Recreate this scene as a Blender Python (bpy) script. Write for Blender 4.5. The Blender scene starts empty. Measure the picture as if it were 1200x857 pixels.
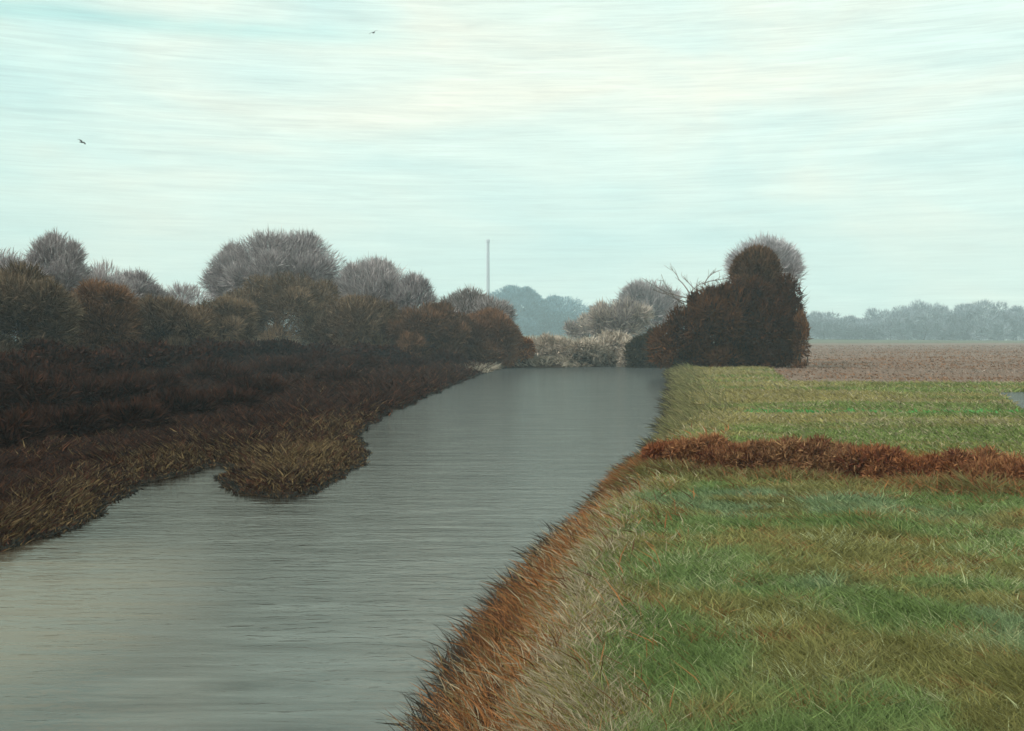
import bpy, math
import numpy as np
from mathutils import Vector

R = math.radians
rng = np.random.default_rng(7)
scene = bpy.context.scene
col = scene.collection

# ------------------------------------------------------------------ scale
EYE, LAND = 3.0, 0.7            # eye height above the water, level of the fields
F, CX, HY = 1287.0, 600.0, 398.0  # focal length and horizon of the picture (1200 px wide)


def gx(px, d):
    return (px - CX) / F * d


def gz(py, d):
    return EYE - (py - HY) / F * d


# ------------------------------------------------------------------ small maths
def vnoise(x, y, seed=0):
    """two-dimensional value noise, 0..1"""
    xi = np.floor(x).astype(np.int64)
    yi = np.floor(y).astype(np.int64)
    fx, fy = x - xi, y - yi
    fx = fx * fx * (3 - 2 * fx)
    fy = fy * fy * (3 - 2 * fy)

    def h(a, b):
        n = (a * 374761393 + b * 668265263 + seed * 974634547) & 0x7fffffff
        n = ((n ^ (n >> 13)) * 1274126177) & 0x7fffffff
        return ((n ^ (n >> 16)) & 0xffff) / 65535.0
    a, b = h(xi, yi), h(xi + 1, yi)
    c, d = h(xi, yi + 1), h(xi + 1, yi + 1)
    return (a * (1 - fx) + b * fx) * (1 - fy) + (c * (1 - fx) + d * fx) * fy


def fbm(x, y, seed=0, octaves=4):
    s, amp, tot = 0, 1.0, 0.0
    for k in range(octaves):
        s = s + amp * vnoise(x * 2 ** k + 17.3 * k, y * 2 ** k - 9.1 * k, seed + k)
        tot += amp
        amp *= 0.5
    return s / tot


def smooth(a, b, x):
    t = np.clip((x - a) / (b - a), 0, 1)
    return t * t * (3 - 2 * t)


def unit(v):
    return v / np.maximum(np.linalg.norm(v, axis=-1, keepdims=True), 1e-9)


def lerp(a, b, t):
    return np.asarray(a) + (np.asarray(b) - np.asarray(a)) * np.asarray(t)[..., None]


# ------------------------------------------------------------------ the river
RIGHT_BANK = np.array([(-1.2, -30), (-1.0, -5), (-.75, 4), (-.56, 8.4), (-.25, 11.1), (.20, 13.2), (.60, 15.3),
                       (1.70, 20.1), (3.35, 27.2), (4.75, 33), (7.1, 47), (10.3, 68), (13.0, 90), (17, 100),
                       (24, 116), (30, 140), (44, 200), (58, 270)], float)
FAR_BANK = np.array([(42, 275), (30, 205), (18, 146), (12, 125), (6, 117.5), (-.9, 117), (-2.6, 96), (-3.8, 74),
                     (-4.6, 54), (-5.2, 38), (-4.2, 30), (-3.5, 25.5), (-3.6, 22.3), (-4.3, 20.8), (-5.3, 21.3), (-6.1, 23.5), (-7.0, 27),
                     (-7.7, 23), (-7.3, 20), (-6.9, 17.5), (-7.3, 15.3), (-9.5, 13), (-14, 10), (-24, 2), (-40, -30)], float)  # left shore pushed out over the water to stand for the trees' reflections
RIVER = np.vstack([RIGHT_BANK, FAR_BANK])


def river_sd(x, y):
    """signed distance to the river outline: negative on the water"""
    best = np.full(x.shape, 1e9)
    inside = np.zeros(x.shape, bool)
    n = len(RIVER)
    for i in range(n):
        ax, ay = RIVER[i]
        bx, by = RIVER[(i + 1) % n]
        dx, dy = bx - ax, by - ay
        t = np.clip(((x - ax) * dx + (y - ay) * dy) / (dx * dx + dy * dy), 0, 1)
        best = np.minimum(best, (x - ax - t * dx) ** 2 + (y - ay - t * dy) ** 2)
        cond = (ay > y) != (by > y)
        with np.errstate(divide='ignore', invalid='ignore'):
            inside ^= cond & (x < dx * (y - ay) / (by - ay if by != ay else 1e-9) + ax)
    d = np.sqrt(best)
    w = (fbm(x * .8, y * .8, 3, 3) - .5) * np.clip(np.hypot(x, y) * .03, .25, .9)
    return np.where(inside, -d, d) + w


POOL = (19.6, 40.5)


def hedge_y(x):
    return 20.3 - 0.76 * (x - 2.66) + 0.018 * (x - 2.66) ** 2


def height(x, y, sd=None):
    if sd is None:
        sd = river_sd(x, y)
    r = np.hypot(x, y)
    roll = (fbm(x * .12, y * .12, 11, 3) - .5) * .22 + (fbm(x * .9, y * .9, 12, 3) - .5) * .10
    roll = roll * smooth(0.3, 2.5, sd)
    pool = np.exp(-(((x - POOL[0]) / 6.5) ** 2 + ((y - POOL[1]) / 7.5) ** 2))
    roll = roll * (1 - np.clip(pool * 1.6, 0, 1))
    far = smooth(250, 900, r) * 1.2 + 5 * np.exp(-((x + 10) / 260) ** 2) * smooth(520, 980, y)
    ditch = -.28 * np.exp(-((y - hedge_y(x) + .55) / .35) ** 2) * (x > 1.2) * (x < 40)
    # left side: low shelf added in place of tree reflections, wooded rise behind
    lm = smooth(-1.2, -2.2, x) * (y < 118)
    shelf = .16 * smooth(-.02, .5, sd) + .9 * smooth(7, 22, sd) + (fbm(x * .8, y * .8, 15, 3) - .4) * .3 * smooth(.2, 1.5, sd)
    z = -1.1 + 1.1 * smooth(-4, 0, sd) + (LAND * smooth(-.02, 1.15, sd)) * (1 - lm) + shelf * lm + roll + far
    return z + ditch * smooth(.6, 1.5, sd)


# ------------------------------------------------------------------ materials
def mat(name):
    m = bpy.data.materials.new(name)
    m.use_nodes = True
    nt = m.node_tree
    nt.nodes.clear()
    return m, nt, nt.nodes.new('ShaderNodeOutputMaterial')


def N(nt, kind, **kw):
    n = nt.nodes.new(kind)
    for k, v in kw.items():
        if hasattr(n, k):
            setattr(n, k, v)
        else:
            n.inputs[k.replace('_', ' ')].default_value = v
    return n


def ramp(nt, src, stops):
    n = nt.nodes.new('ShaderNodeValToRGB')
    e = n.color_ramp.elements
    while len(e) < len(stops):
        e.new(.5)
    for el, (p, c) in zip(e, stops):
        el.position = p
        el.color = (c[0], c[1], c[2], 1)
    nt.links.new(src, n.inputs[0])
    return n.outputs[0]


def blade_material(name, rough=.75, transl=.0):
    """colour of every blade, leaf or twig is stored on its own vertices, with a fine natural mottling"""
    m, nt, out = mat(name)
    a = N(nt, 'ShaderNodeAttribute', attribute_name='tint')
    g = N(nt, 'ShaderNodeNewGeometry')
    hsv = N(nt, 'ShaderNodeHueSaturation')
    mr = N(nt, 'ShaderNodeMapRange')
    mr.inputs['To Min'].default_value = .7
    mr.inputs['To Max'].default_value = 1.3
    nt.links.new(g.outputs['Random Per Island'], mr.inputs[0])
    nt.links.new(mr.outputs[0], hsv.inputs['Value'])
    nt.links.new(a.outputs['Color'], hsv.inputs['Color'])
    p = N(nt, 'ShaderNodeBsdfPrincipled', Roughness=rough)
    p.inputs['Specular IOR Level'].default_value = .18
    nt.links.new(hsv.outputs[0], p.inputs['Base Color'])
    sh = p.outputs[0]
    if transl:
        t = N(nt, 'ShaderNodeBsdfTranslucent')
        nt.links.new(hsv.outputs[0], t.inputs[0])
        mx = N(nt, 'ShaderNodeMixShader')
        mx.inputs[0].default_value = transl
        nt.links.new(p.outputs[0], mx.inputs[1])
        nt.links.new(t.outputs[0], mx.inputs[2])
        sh = mx.outputs[0]
    nt.links.new(sh, out.inputs[0])
    return m


M_GRASS = blade_material('grass_blades', .7, .3)
M_TWIG = blade_material('twigs_and_leaves', .85, .12)


def bark_material(name='bark', k=1.0):
    m, nt, out = mat(name)
    tc = N(nt, 'ShaderNodeTexCoord')
    mp = N(nt, 'ShaderNodeMapping')
    mp.inputs['Scale'].default_value = (5, 5, 1)
    n = N(nt, 'ShaderNodeTexNoise', Scale=2.2, Detail=8, Roughness=.7)
    nt.links.new(tc.outputs['Object'], mp.inputs[0])
    nt.links.new(mp.outputs[0], n.inputs['Vector'])
    c = ramp(nt, n.outputs[0], [(.3, (.03 * k, .022 * k, .018 * k)), (.55, (.075 * k, .06 * k, .05 * k)), (.75, (.13 * k, .115 * k, .10 * k))])
    b = N(nt, 'ShaderNodeBump', Strength=.6, Distance=.05)
    nt.links.new(n.outputs[0], b.inputs['Height'])
    p = N(nt, 'ShaderNodeBsdfPrincipled', Roughness=.9)
    nt.links.new(c, p.inputs['Base Color'])
    nt.links.new(b.outputs[0], p.inputs['Normal'])
    nt.links.new(p.outputs[0], out.inputs[0])
    return m


M_BARK = bark_material()
M_DEAD = bark_material('weathered_wood', 3.2)


def soil_material(name, stops, scale=(1, 1, 1), nscale=.5, bump=.25, detail=9):
    m, nt, out = mat(name)
    tc = N(nt, 'ShaderNodeTexCoord')
    mp = N(nt, 'ShaderNodeMapping')
    mp.inputs['Scale'].default_value = scale
    n = N(nt, 'ShaderNodeTexNoise', Scale=nscale, Detail=detail, Roughness=.66, Distortion=.4)
    n2 = N(nt, 'ShaderNodeTexNoise', Scale=9, Detail=6, Roughness=.7)
    nt.links.new(tc.outputs['Object'], mp.inputs[0])
    nt.links.new(mp.outputs[0], n.inputs['Vector'])
    nt.links.new(tc.outputs['Object'], n2.inputs['Vector'])
    c = ramp(nt, n.outputs[0], stops)
    mx = N(nt, 'ShaderNodeMix', data_type='RGBA', blend_type='OVERLAY')
    mx.inputs[0].default_value = .6
    nt.links.new(c, mx.inputs[6])
    nt.links.new(n2.outputs[0], mx.inputs[7])
    b = N(nt, 'ShaderNodeBump', Strength=.8, Distance=bump)
    nt.links.new(n2.outputs[0], b.inputs['Height'])
    p = N(nt, 'ShaderNodeBsdfPrincipled', Roughness=.95)
    p.inputs['Specular IOR Level'].default_value = .1
    nt.links.new(mx.outputs[2], p.inputs['Base Color'])
    nt.links.new(b.outputs[0], p.inputs['Normal'])
    nt.links.new(p.outputs[0], out.inputs[0])
    return m


M_GROUND = soil_material('leaf_litter', [(.3, (.018, .009, .006)), (.5, (.04, .022, .013)), (.7, (.075, .048, .028))])
M_MEADOW = soil_material('meadow_soil', [(.3, (.10, .085, .035)), (.5, (.11, .14, .05)), (.7, (.20, .19, .10))], nscale=.7)
M_PASTURE = soil_material('pasture_turf', [(.3, (.16, .135, .055)), (.5, (.15, .18, .06)), (.68, (.22, .20, .11))],
                          scale=(.25, 1, 1), nscale=.25)
M_PLOUGH = soil_material('ploughed_soil', [(.3, (.19, .10, .065)), (.5, (.225, .15, .115)), (.7, (.27, .21, .18))],
                         scale=(.12, .8, 1), nscale=.06, bump=.12)
M_FAR = soil_material('far_field_turf', [(.35, (.10, .10, .05)), (.6, (.16, .15, .09))], nscale=.03)


# ------------------------------------------------------------------ objects
def tag(o, label=None, cat=None, group=None, kind=None):
    if label:
        o['label'] = label
    if cat:
        o['category'] = cat
    if group:
        o['group'] = group
    if kind:
        o['kind'] = kind
    return o


def empty(name, loc, rz=0.0):
    o = bpy.data.objects.new(name, None)
    o.location = loc
    o.rotation_euler.z = rz
    o.empty_display_size = .5
    col.objects.link(o)
    return o


def mesh_from(name, verts, loops, starts, totals, m, tint=None, parent=None, shade=False):
    me = bpy.data.meshes.new(name)
    verts = np.ascontiguousarray(verts, np.float32)
    me.vertices.add(len(verts))
    me.vertices.foreach_set('co', verts.ravel())
    me.loops.add(len(loops))
    me.loops.foreach_set('vertex_index', np.ascontiguousarray(loops, np.int32))
    me.polygons.add(len(starts))
    me.polygons.foreach_set('loop_start', np.ascontiguousarray(starts, np.int32))
    me.polygons.foreach_set('loop_total', np.ascontiguousarray(totals, np.int32))
    if shade:
        me.polygons.foreach_set('use_smooth', np.ones(len(starts), bool))
    me.update(calc_edges=True)
    if tint is not None:
        at = me.color_attributes.new('tint', 'FLOAT_COLOR', 'POINT')
        rgba = np.ones((len(verts), 4), np.float32)
        rgba[:, :3] = np.clip(tint, .004, .8)
        at.data.foreach_set('color', rgba.ravel())
    me.materials.append(m)
    o = bpy.data.objects.new(name, me)
    col.objects.link(o)
    if parent:
        o.parent = parent
    return o


def ribbons(name, P, D, L, Wd, bend, C, m, parent=None):
    """every blade or twig: a tapered strip of a quad and a tip"""
    n = len(P)
    side = unit(np.cross(D, unit(rng.normal(size=(n, 3))))) * (Wd[:, None] * .5)
    mid = P + D * (L * .5)[:, None] + bend * .28
    tip = P + D * L[:, None] + bend
    V = np.empty((n, 5, 3))
    V[:, 0], V[:, 1] = P - side * .7, P + side * .7
    V[:, 2], V[:, 3] = mid + side, mid - side
    V[:, 4] = tip
    b = np.arange(n)[:, None] * 5
    loops = (b + np.array([0, 1, 2, 3, 3, 2, 4])).ravel()
    starts = (np.arange(n)[:, None] * 7 + np.array([0, 4])).ravel()
    totals = np.tile([4, 3], n)
    return mesh_from(name, V.reshape(-1, 3), loops, starts, totals, m, np.repeat(C, 5, axis=0), parent)


class Tubes:
    def __init__(self):
        self.v, self.f, self.n = [], [], 0

    def add(self, pts, r0, r1, sides=7):
        pts = np.asarray(pts, float)
        k = len(pts)
        for i in range(k):
            t = unit(pts[min(i + 1, k - 1)] - pts[max(i - 1, 0)])
            u = unit(np.cross(t, (0.31, 0.95, 0.02) if abs(t[1]) < .8 else (1., 0, 0)))
            w = np.cross(t, u)
            r = r0 + (r1 - r0) * (i / (k - 1)) ** .8
            a = np.arange(sides) * 2 * math.pi / sides
            self.v.append(pts[i] + r * (np.cos(a)[:, None] * u + np.sin(a)[:, None] * w))
        for i in range(k - 1):
            for j in range(sides):
                a = self.n + i * sides + j
                b = self.n + i * sides + (j + 1) % sides
                self.f.append((a, b, b + sides, a + sides))
        self.f.append(tuple(self.n + j for j in reversed(range(sides))))
        self.f.append(tuple(self.n + (k - 1) * sides + j for j in range(sides)))
        self.n += k * sides

    def build(self, name, m, parent=None):
        V = np.vstack(self.v)
        loops = np.concatenate([np.array(f) for f in self.f])
        tot = np.array([len(f) for f in self.f])
        return mesh_from(name, V, loops, np.concatenate([[0], np.cumsum(tot)[:-1]]), tot, m, None, parent, True)


def curve(a, b, sag=.15, k=6, up=0.0):
    a, b = np.asarray(a, float), np.asarray(b, float)
    L = np.linalg.norm(b - a)
    off = rng.normal(size=3) * L * sag * .5
    off[2] += up * L
    t = np.linspace(0, 1, k)[:, None]
    return a + (b - a) * t + off * np.sin(t * math.pi) + rng.normal(size=(k, 3)) * L * .012 * np.sin(t * math.pi)


# ------------------------------------------------------------------ trees and shrubs
def crown_lobes(H, W, low, bumps, rough, depth, main=.86):
    """one big dome with smaller uneven domes pushing out of it"""
    rx, rz = W * .5, (H - low) * .5
    c0 = np.array([0, 0, low + rz])
    lobes = [(c0, np.array([rx * main, rx * main * depth, rz * min(.99, main + .07)]))]
    for _ in range(bumps):
        a = rng.uniform(0, 2 * math.pi)
        e = rng.uniform(-.55, 1.0)
        d = np.array([math.cos(a) * math.sqrt(max(0, 1 - e * e)), math.sin(a) * math.sqrt(max(0, 1 - e * e)) * depth, e])
        s = rng.uniform(.24, .44) * (1 if main < .9 else .75)
        r = np.array([rx, rx, (rx + rz) * .5]) * s
        k = 1 - s * .86 + rng.normal() * rough
        lobes.append((c0 + d * np.array([rx, rx, rz]) * k, r))
    if low < .05 * H:                      # skirts reaching the ground
        for k in range(7):
            a = k * .9 + rng.uniform(-.3, .3)
            rr = rx * rng.uniform(.30, .40)
            lobes.append((np.array([math.cos(a) * (rx - rr) * .95, math.sin(a) * (rx - rr) * depth, rr * .7]), np.array([rr, rr, rr * .95])))
    return lobes


def twig_cloud(lobes, n, tl, tw, up, c1, c2, spread=.35, inner=.35, floor=.05, lobe_var=.25, tuft=1):
    vol = np.array([l[1][0] * l[1][2] for l in lobes])
    vol[0] *= .8
    which = rng.choice(len(lobes), n, p=vol / vol.sum())
    Cc = np.array([l[0] for l in lobes])[which]
    Rr = np.array([l[1] for l in lobes])[which]
    nc = max(1, n // tuft)
    cl = rng.integers(0, nc, n) if tuft > 1 else np.arange(n)
    which = which[cl]
    Cc, Rr = Cc[cl], Rr[cl]
    d0 = unit(rng.normal(size=(nc if tuft > 1 else n, 3)) + np.array([0, 0, .35]))[cl]
    f0 = (rng.uniform(0, 1, nc if tuft > 1 else n) ** .55)[cl]
    d = unit(d0 + rng.normal(size=(n, 3)) * (.16 if tuft > 1 else 0))
    f = inner + (1 - inner) * np.clip(f0 + rng.normal(size=n) * (.12 if tuft > 1 else 0), 0, 1.08)
    L = tl * rng.uniform(.55, 1.45, n)
    P = Cc + d * Rr * f[:, None] * (1 - .35 * (L / Rr.max(1)))[:, None]
    D = unit(unit(d * Rr) + np.array([0, 0, up]) + rng.normal(size=(n, 3)) * spread)
    bend = rng.normal(size=(n, 3)) * (L * .14)[:, None]
    tone = rng.uniform(-1, 1, len(lobes))[which]
    t = np.clip(.5 + tone * lobe_var + rng.normal(size=n) * .28, 0, 1)
    C = lerp(c1, c2, t) * rng.uniform(.75, 1.25, n)[:, None]
    ok = P[:, 2] > floor
    return P[ok], D[ok], L[ok], (tw * rng.uniform(.6, 1.4, n))[ok], bend[ok], C[ok]


def tree(name, label, cat, px, top, wpx, d, c1, c2, group=None, low=.12, n=9000, tl=.9, tw=.07, up=.5,
         bumps=16, rough=.06, depth=.9, knob=None, spread=.35, base=None, extra=None, limbs=8, main=.86, tones=.25, sprays=0, tuft=8, bark=None, twig_part='crown',
         trunk_part='trunk', ground_z=None):
    x = gx(px, d)
    z0 = float(height(np.array([x]), np.array([d]))[0]) if ground_z is None else ground_z
    H, W = gz(top, d) - z0, wpx / F * d
    root = empty(name, (x, d, z0), 0)
    tag(root, label, cat, group)
    lobes = crown_lobes(H * .985, W, H * low, bumps, rough, depth, main)
    if knob:
        for (kx, ktop, kw, kh) in knob:      # lobes set out by hand: offset, top, width and height in metres
            lobes.append((np.array([kx, 0, ktop - kh * .5]), np.array([kw * .5, kw * .45, kh * .5])))
    trunk = Tubes()
    r = .012 * H + .05
    ht = max(H * low * 1.4, H * .34)
    top_pt = np.array([rng.normal() * W * .03, rng.normal() * W * .03, ht])
    trunk.add(curve((0, 0, -.25), top_pt, .06, 7), r * 1.25, r * .7, 8)
    order = rng.permutation(np.arange(1, len(lobes)))[:limbs]
    for i in list(order) + [0]:
        c = lobes[i][0]
        p = curve(top_pt * rng.uniform(.7, 1), c, .22, 7, .06)
        trunk.add(p, r * .62, r * .18, 6)
        for _ in range(5):
            q = c + unit(rng.normal(size=3) + np.array([0, 0, .6])) * lobes[i][1] * .95
            trunk.add(curve(p[rng.integers(3, 6)], q, .2, 5, .05), r * .26, r * .06, 4)
    if extra:
        extra(trunk, H, W, r)
    if sprays:
        ribbons('twig_sprays', *twig_cloud(lobes, sprays, tl * 2.6, tw * .45, up + .4, lerp(c1, c2, .5), c2, .4, .75), M_TWIG, root)
    trunk.build(trunk_part, bark or M_BARK, root)
    ribbons(twig_part, *twig_cloud(lobes, n, tl, tw, up, c1, c2, spread, lobe_var=tones, tuft=tuft), M_TWIG, root)
    return root


GREY1, GREY2 = (.24, .20, .205), (.56, .49, .49)          # bare twigs
OLIVE1, OLIVE2 = (.085, .052, .030), (.33, .225, .145)           # twigs with a few dead leaves
BROWN1, BROWN2 = (.060, .028, .014), (.30, .155, .085)
UMBER1, UMBER2 = (.012, .0045, .004), (.080, .026, .012)
RUST1, RUST2 = (.10, .036, .013), (.42, .17, .055)
PALE1, PALE2 = (.30, .235, .185), (.64, .53, .44)
BLUE1, BLUE2 = (.16, .27, .33), (.28, .41, .47)  # pale haze blue put into the twig colour of the far trees

G_BACK = 'bare trees along the left bank'
tree('bare_tree', 'grey bare tree with high rounded knob at the far left edge', 'tree', 66, 267, 82, 78, GREY1, GREY2, G_BACK, n=17100, tl=0.58, tw=0.037)
tree('bare_tree', 'broad grey bare tree cut by the left edge of the view', 'tree', -6, 288, 140, 72, GREY1, GREY2, G_BACK, n=22800, tl=0.58, tw=0.037)
tree('bare_tree', 'small grey bare tree just right of the knobbed tree', 'tree', 122, 303, 74, 84, GREY1, GREY2, G_BACK, n=13300, tl=0.58, tw=0.041)
tree('bare_tree', 'grey bare tree sloping down towards the sky gap on the left', 'tree', 158, 317, 82, 92, GREY1, GREY2, G_BACK, n=13300, tl=0.58, tw=0.041)
tree('bare_tree', 'low grey bare tree filling the dip left of the biggest dome', 'tree', 218, 333, 100, 104, GREY1, GREY2, G_BACK, n=13300, tl=0.65, tw=0.044)
tree('bare_tree', 'biggest grey bare tree with wide domed crown on the left bank', 'tree', 328, 273, 172, 131, GREY1, GREY2, G_BACK, n=49400, tl=0.94, tw=0.058, low=.16, bumps=24, rough=.015, main=.95)
tree('bare_tree', 'grey domed bare tree touching the right side of the biggest dome', 'tree', 436, 303, 104, 127, GREY1, GREY2, G_BACK, n=24700, tl=0.86, tw=0.058, rough=.015, main=.95)
tree('bare_tree', 'narrow grey bare tree at the lower right end of the domes', 'tree', 484, 319, 58, 124, GREY1, GREY2, G_BACK, n=13300, tl=0.79, tw=0.058, rough=.03)
tree('bare_tree', 'flat topped olive grey tree at the right end of the left bank', 'tree', 548, 343, 112, 126, OLIVE1, GREY2, G_BACK, n=20900, tl=0.65, tw=0.058)

G_MID = 'brown leaved trees below the bare domes'
MID = [
    ('olive brown bushy tree at the left edge below the grey knob', 28, 318, 132, 68, OLIVE1, OLIVE2),
    ('dark brown bushy tree second from the left edge', 112, 338, 116, 72, BROWN1, BROWN2),
    ('brown bushy tree below the sky gap on the left', 192, 352, 116, 84, BROWN1, OLIVE2),
    ('small brown tree just left of the biggest dome', 262, 352, 84, 98, OLIVE1, OLIVE2),
    ('dark olive tree standing in front of the biggest dome', 336, 322, 150, 116, OLIVE1, OLIVE2),
    ('greyish brown tree below the second grey dome', 424, 346, 108, 112, BROWN1, OLIVE2),
    ('ochre brown tree below the narrow grey dome', 500, 354, 104, 112, BROWN1, BROWN2),
    ('rust brown tree near the right tip of the left bank', 568, 364, 84, 115, RUST1, BROWN2),
]
for lb, px, tp, w, d, a, b in MID:
    tree('leafy_tree', lb, 'tree', px, tp, w, d, a, b, G_MID, n=36000, tl=.60, tw=.052, up=.5, spread=.5, low=.0, bumps=24, rough=.08, tones=.45)

G_UND = 'undergrowth bushes along the left shore'
UND = [(-62, 410, 130, 44), (2, 424, 110, 48), (60, 408, 104, 52), (112, 420, 96, 56), (160, 405, 92, 63), (208, 416, 88, 72),
       (238, 404, 80, 82),
       (272, 418, 78, 92), (318, 404, 78, 101), (362, 414, 76, 103), (406, 420, 78, 107), (450, 408, 74, 109), (494, 417, 74, 112),
       (536, 406, 66, 115)]
for i, (px, tp, w, d) in enumerate(UND):
    tree('bramble_bush', 'dark umber bramble bush in the shadowed row along the left shore', 'bush', px, tp, w, d, UMBER1, UMBER2, G_UND,
         n=11000, tl=.36, tw=.11, up=.1, spread=.9, low=.0, bumps=14, rough=.1, limbs=5, twig_part='foliage', trunk_part='stems', depth=.7)
for i, (lb, px, tp, w, d) in enumerate([
        ('rust brown bush second from the right tip of the left bank', 578, 386, 52, 117),
        ('low rust bush at the very right tip of the left bank', 606, 394, 44, 119)]):
    tree('bramble_bush', lb, 'bush', px, tp, w, d, RUST1, RUST2, 'rust bushes at the tip of the bank', n=5000, tl=.45, tw=.11, up=.2,
         spread=.7, low=.0, bumps=10, limbs=5, twig_part='foliage', trunk_part='stems', depth=.7)

# low mounds added on the shelf that stands in for reflected undergrowth
for px, d, w, h in [(18, 36, 3.6, 1.3), (70, 31, 2.6, .9), (118, 40, 3.4, 1.2), (-12, 27, 2.4, .9), (165, 47, 3.6, 1.1), (205, 38, 2.8, .8), (250, 58, 4.0, 1.2),
                    (300, 50, 3.0, .8), (330, 70, 4.2, 1.3), (392, 62, 3.0, .8), (420, 84, 4.4, 1.4), (480, 92, 4.0, 1.2), (150, 33, 2.2, .7), (268, 42, 2.4, .7),
                    (362, 84, 4.2, 1.4), (60, 44, 3.6, 1.2), (525, 104, 4.0, 1.5)]:
    z0 = float(height(np.array([gx(px, d)]), np.array([float(d)]))[0])
    tree('bramble_bush', 'low dark bramble mound added on the left reflection shelf below the trees', 'bush', px, HY + (EYE - z0 - h) * F / d, w * F / d, d,
         UMBER1, (.07, .024, .012), 'low bramble mounds on the reflection shelf', n=4200, tl=.42, tw=.05, up=.35, spread=.7, low=.0, bumps=10, rough=.1,
         limbs=4, twig_part='foliage', trunk_part='stems', depth=.8, ground_z=z0, tuft=10)

# the scrub closing the river and the grey trees behind it
SCR = [('pale dry scrub bush just right of the rust tip', 640, 396, 66, 124), ('pale dry scrub bush in the middle of the far shore', 680, 398, 60, 122),
       ('greyish scrub bush left of the dark tree group', 716, 390, 62, 124), ('pale low bush at the foot of the dark tree group', 752, 408, 60, 121)]
for lb, px, tp, w, d in SCR:
    tree('scrub_bush', lb, 'bush', px, tp, w, d, PALE1, PALE2, 'pale scrub bushes closing the river', n=5000, tl=.6, tw=.09, up=.5, spread=.6,
         low=.0, bumps=12, limbs=5, twig_part='foliage', trunk_part='stems', depth=.7)
G_GR = 'hazy grey trees left of the dark group'
tree('bare_tree', 'hazy brownish bare tree left of the dark group', 'tree', 728, 348, 74, 165, GREY1, PALE2, G_GR, n=9000, tl=1.1, tw=.1)
tree('bare_tree', 'taller bluish bare tree half behind the dark group', 'tree', 762, 327, 78, 235, GREY1, GREY2, G_GR, n=11000, tl=1.6, tw=.14, rough=.03)
tree('bare_tree', 'low hazy tree between the blue domes and the grey trees', 'tree', 692, 372, 62, 200, GREY1, PALE2, G_GR, n=6000, tl=1.1, tw=.12)

# blue domes far up the valley
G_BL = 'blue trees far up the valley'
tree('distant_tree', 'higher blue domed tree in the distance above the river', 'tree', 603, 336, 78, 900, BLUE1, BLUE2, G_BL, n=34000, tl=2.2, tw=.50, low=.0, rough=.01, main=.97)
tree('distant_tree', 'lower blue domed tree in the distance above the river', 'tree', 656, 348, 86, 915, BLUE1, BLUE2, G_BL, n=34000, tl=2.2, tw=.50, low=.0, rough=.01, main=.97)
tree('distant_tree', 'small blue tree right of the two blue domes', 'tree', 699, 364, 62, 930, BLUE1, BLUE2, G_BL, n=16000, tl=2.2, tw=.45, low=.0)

# the dark group on the right bank
DD = 90.0


def m_off(px_off):
    return px_off / F * DD


zl = LAND
DARK2 = (.105, .038, .015)
tree('dark_tree', 'brown round topped tree rising out of the dark bush on the right bank', 'tree', 886, 289, 60, DD + 2.5, (.07, .034, .018), (.26, .14, .075), None,
     n=17000, tl=.5, tw=.08, up=.55, spread=.45, low=.45, bumps=16, rough=.02, depth=.9, main=.95)
tree('dark_bush', 'blackish brown broad bush with square shoulders, largest of the dark group', 'bush', 888, 333, 92, DD, UMBER1, DARK2, None,
     n=30000, tl=.38, tw=.11, up=.25, spread=.8, low=.0, bumps=20, rough=.09, depth=.8, tones=.5, sprays=6000,
     knob=[(m_off(33), gz(324, DD) - zl, m_off(34), m_off(60)), (m_off(36), gz(345, DD) - zl, m_off(36), m_off(60)), (m_off(38), gz(380, DD) - zl, m_off(32), m_off(50)),
           (m_off(-30), gz(330, DD) - zl, m_off(44), m_off(70)), (m_off(0), gz(345, DD) - zl, m_off(96), m_off(90))])
tree('dark_tree', 'broad dark brown tree sloping down left of the round topped tree', 'tree', 836, 336, 80, DD - 1, UMBER1, (.15, .058, .021), None,
     n=24000, tl=.38, tw=.11, up=.2, spread=.8, low=.0, bumps=22, rough=.11, depth=.8, tones=.5, sprays=6000,
     knob=[(m_off(-34), gz(360, DD) - zl, m_off(46), m_off(60)), (m_off(-54), gz(382, DD) - zl, m_off(44), m_off(50)), (m_off(20), gz(336, DD) - zl, m_off(50), m_off(80))])
tree('dark_bush', 'low olive dark bush at the left foot of the dark trees', 'bush', 768, 388, 74, 118, (.018, .014, .008), (.06, .042, .018), None,
     n=9000, tl=.5, tw=.13, up=.1, spread=.7, low=.0, bumps=14, rough=.08, twig_part='foliage', trunk_part='stems', limbs=5)
tree('bare_tree', 'pale grey bare tree fanning out behind the brown round topped tree', 'tree', 895, 277, 88, 104, (.42, .39, .41), (.7, .65, .67), None,
     n=20000, tl=.8, tw=.05, low=.42, rough=.01, main=.98)
tree('sprig_bush', 'small rust orange sprig at the right side of the largest dark bush', 'bush', 938, 360, 22, DD - 1.5, RUST1, (.35, .17, .08), None,
     n=1500, tl=.4, tw=.09, up=.8, low=.0, bumps=8, twig_part='foliage', trunk_part='stems', limbs=4)


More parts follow.
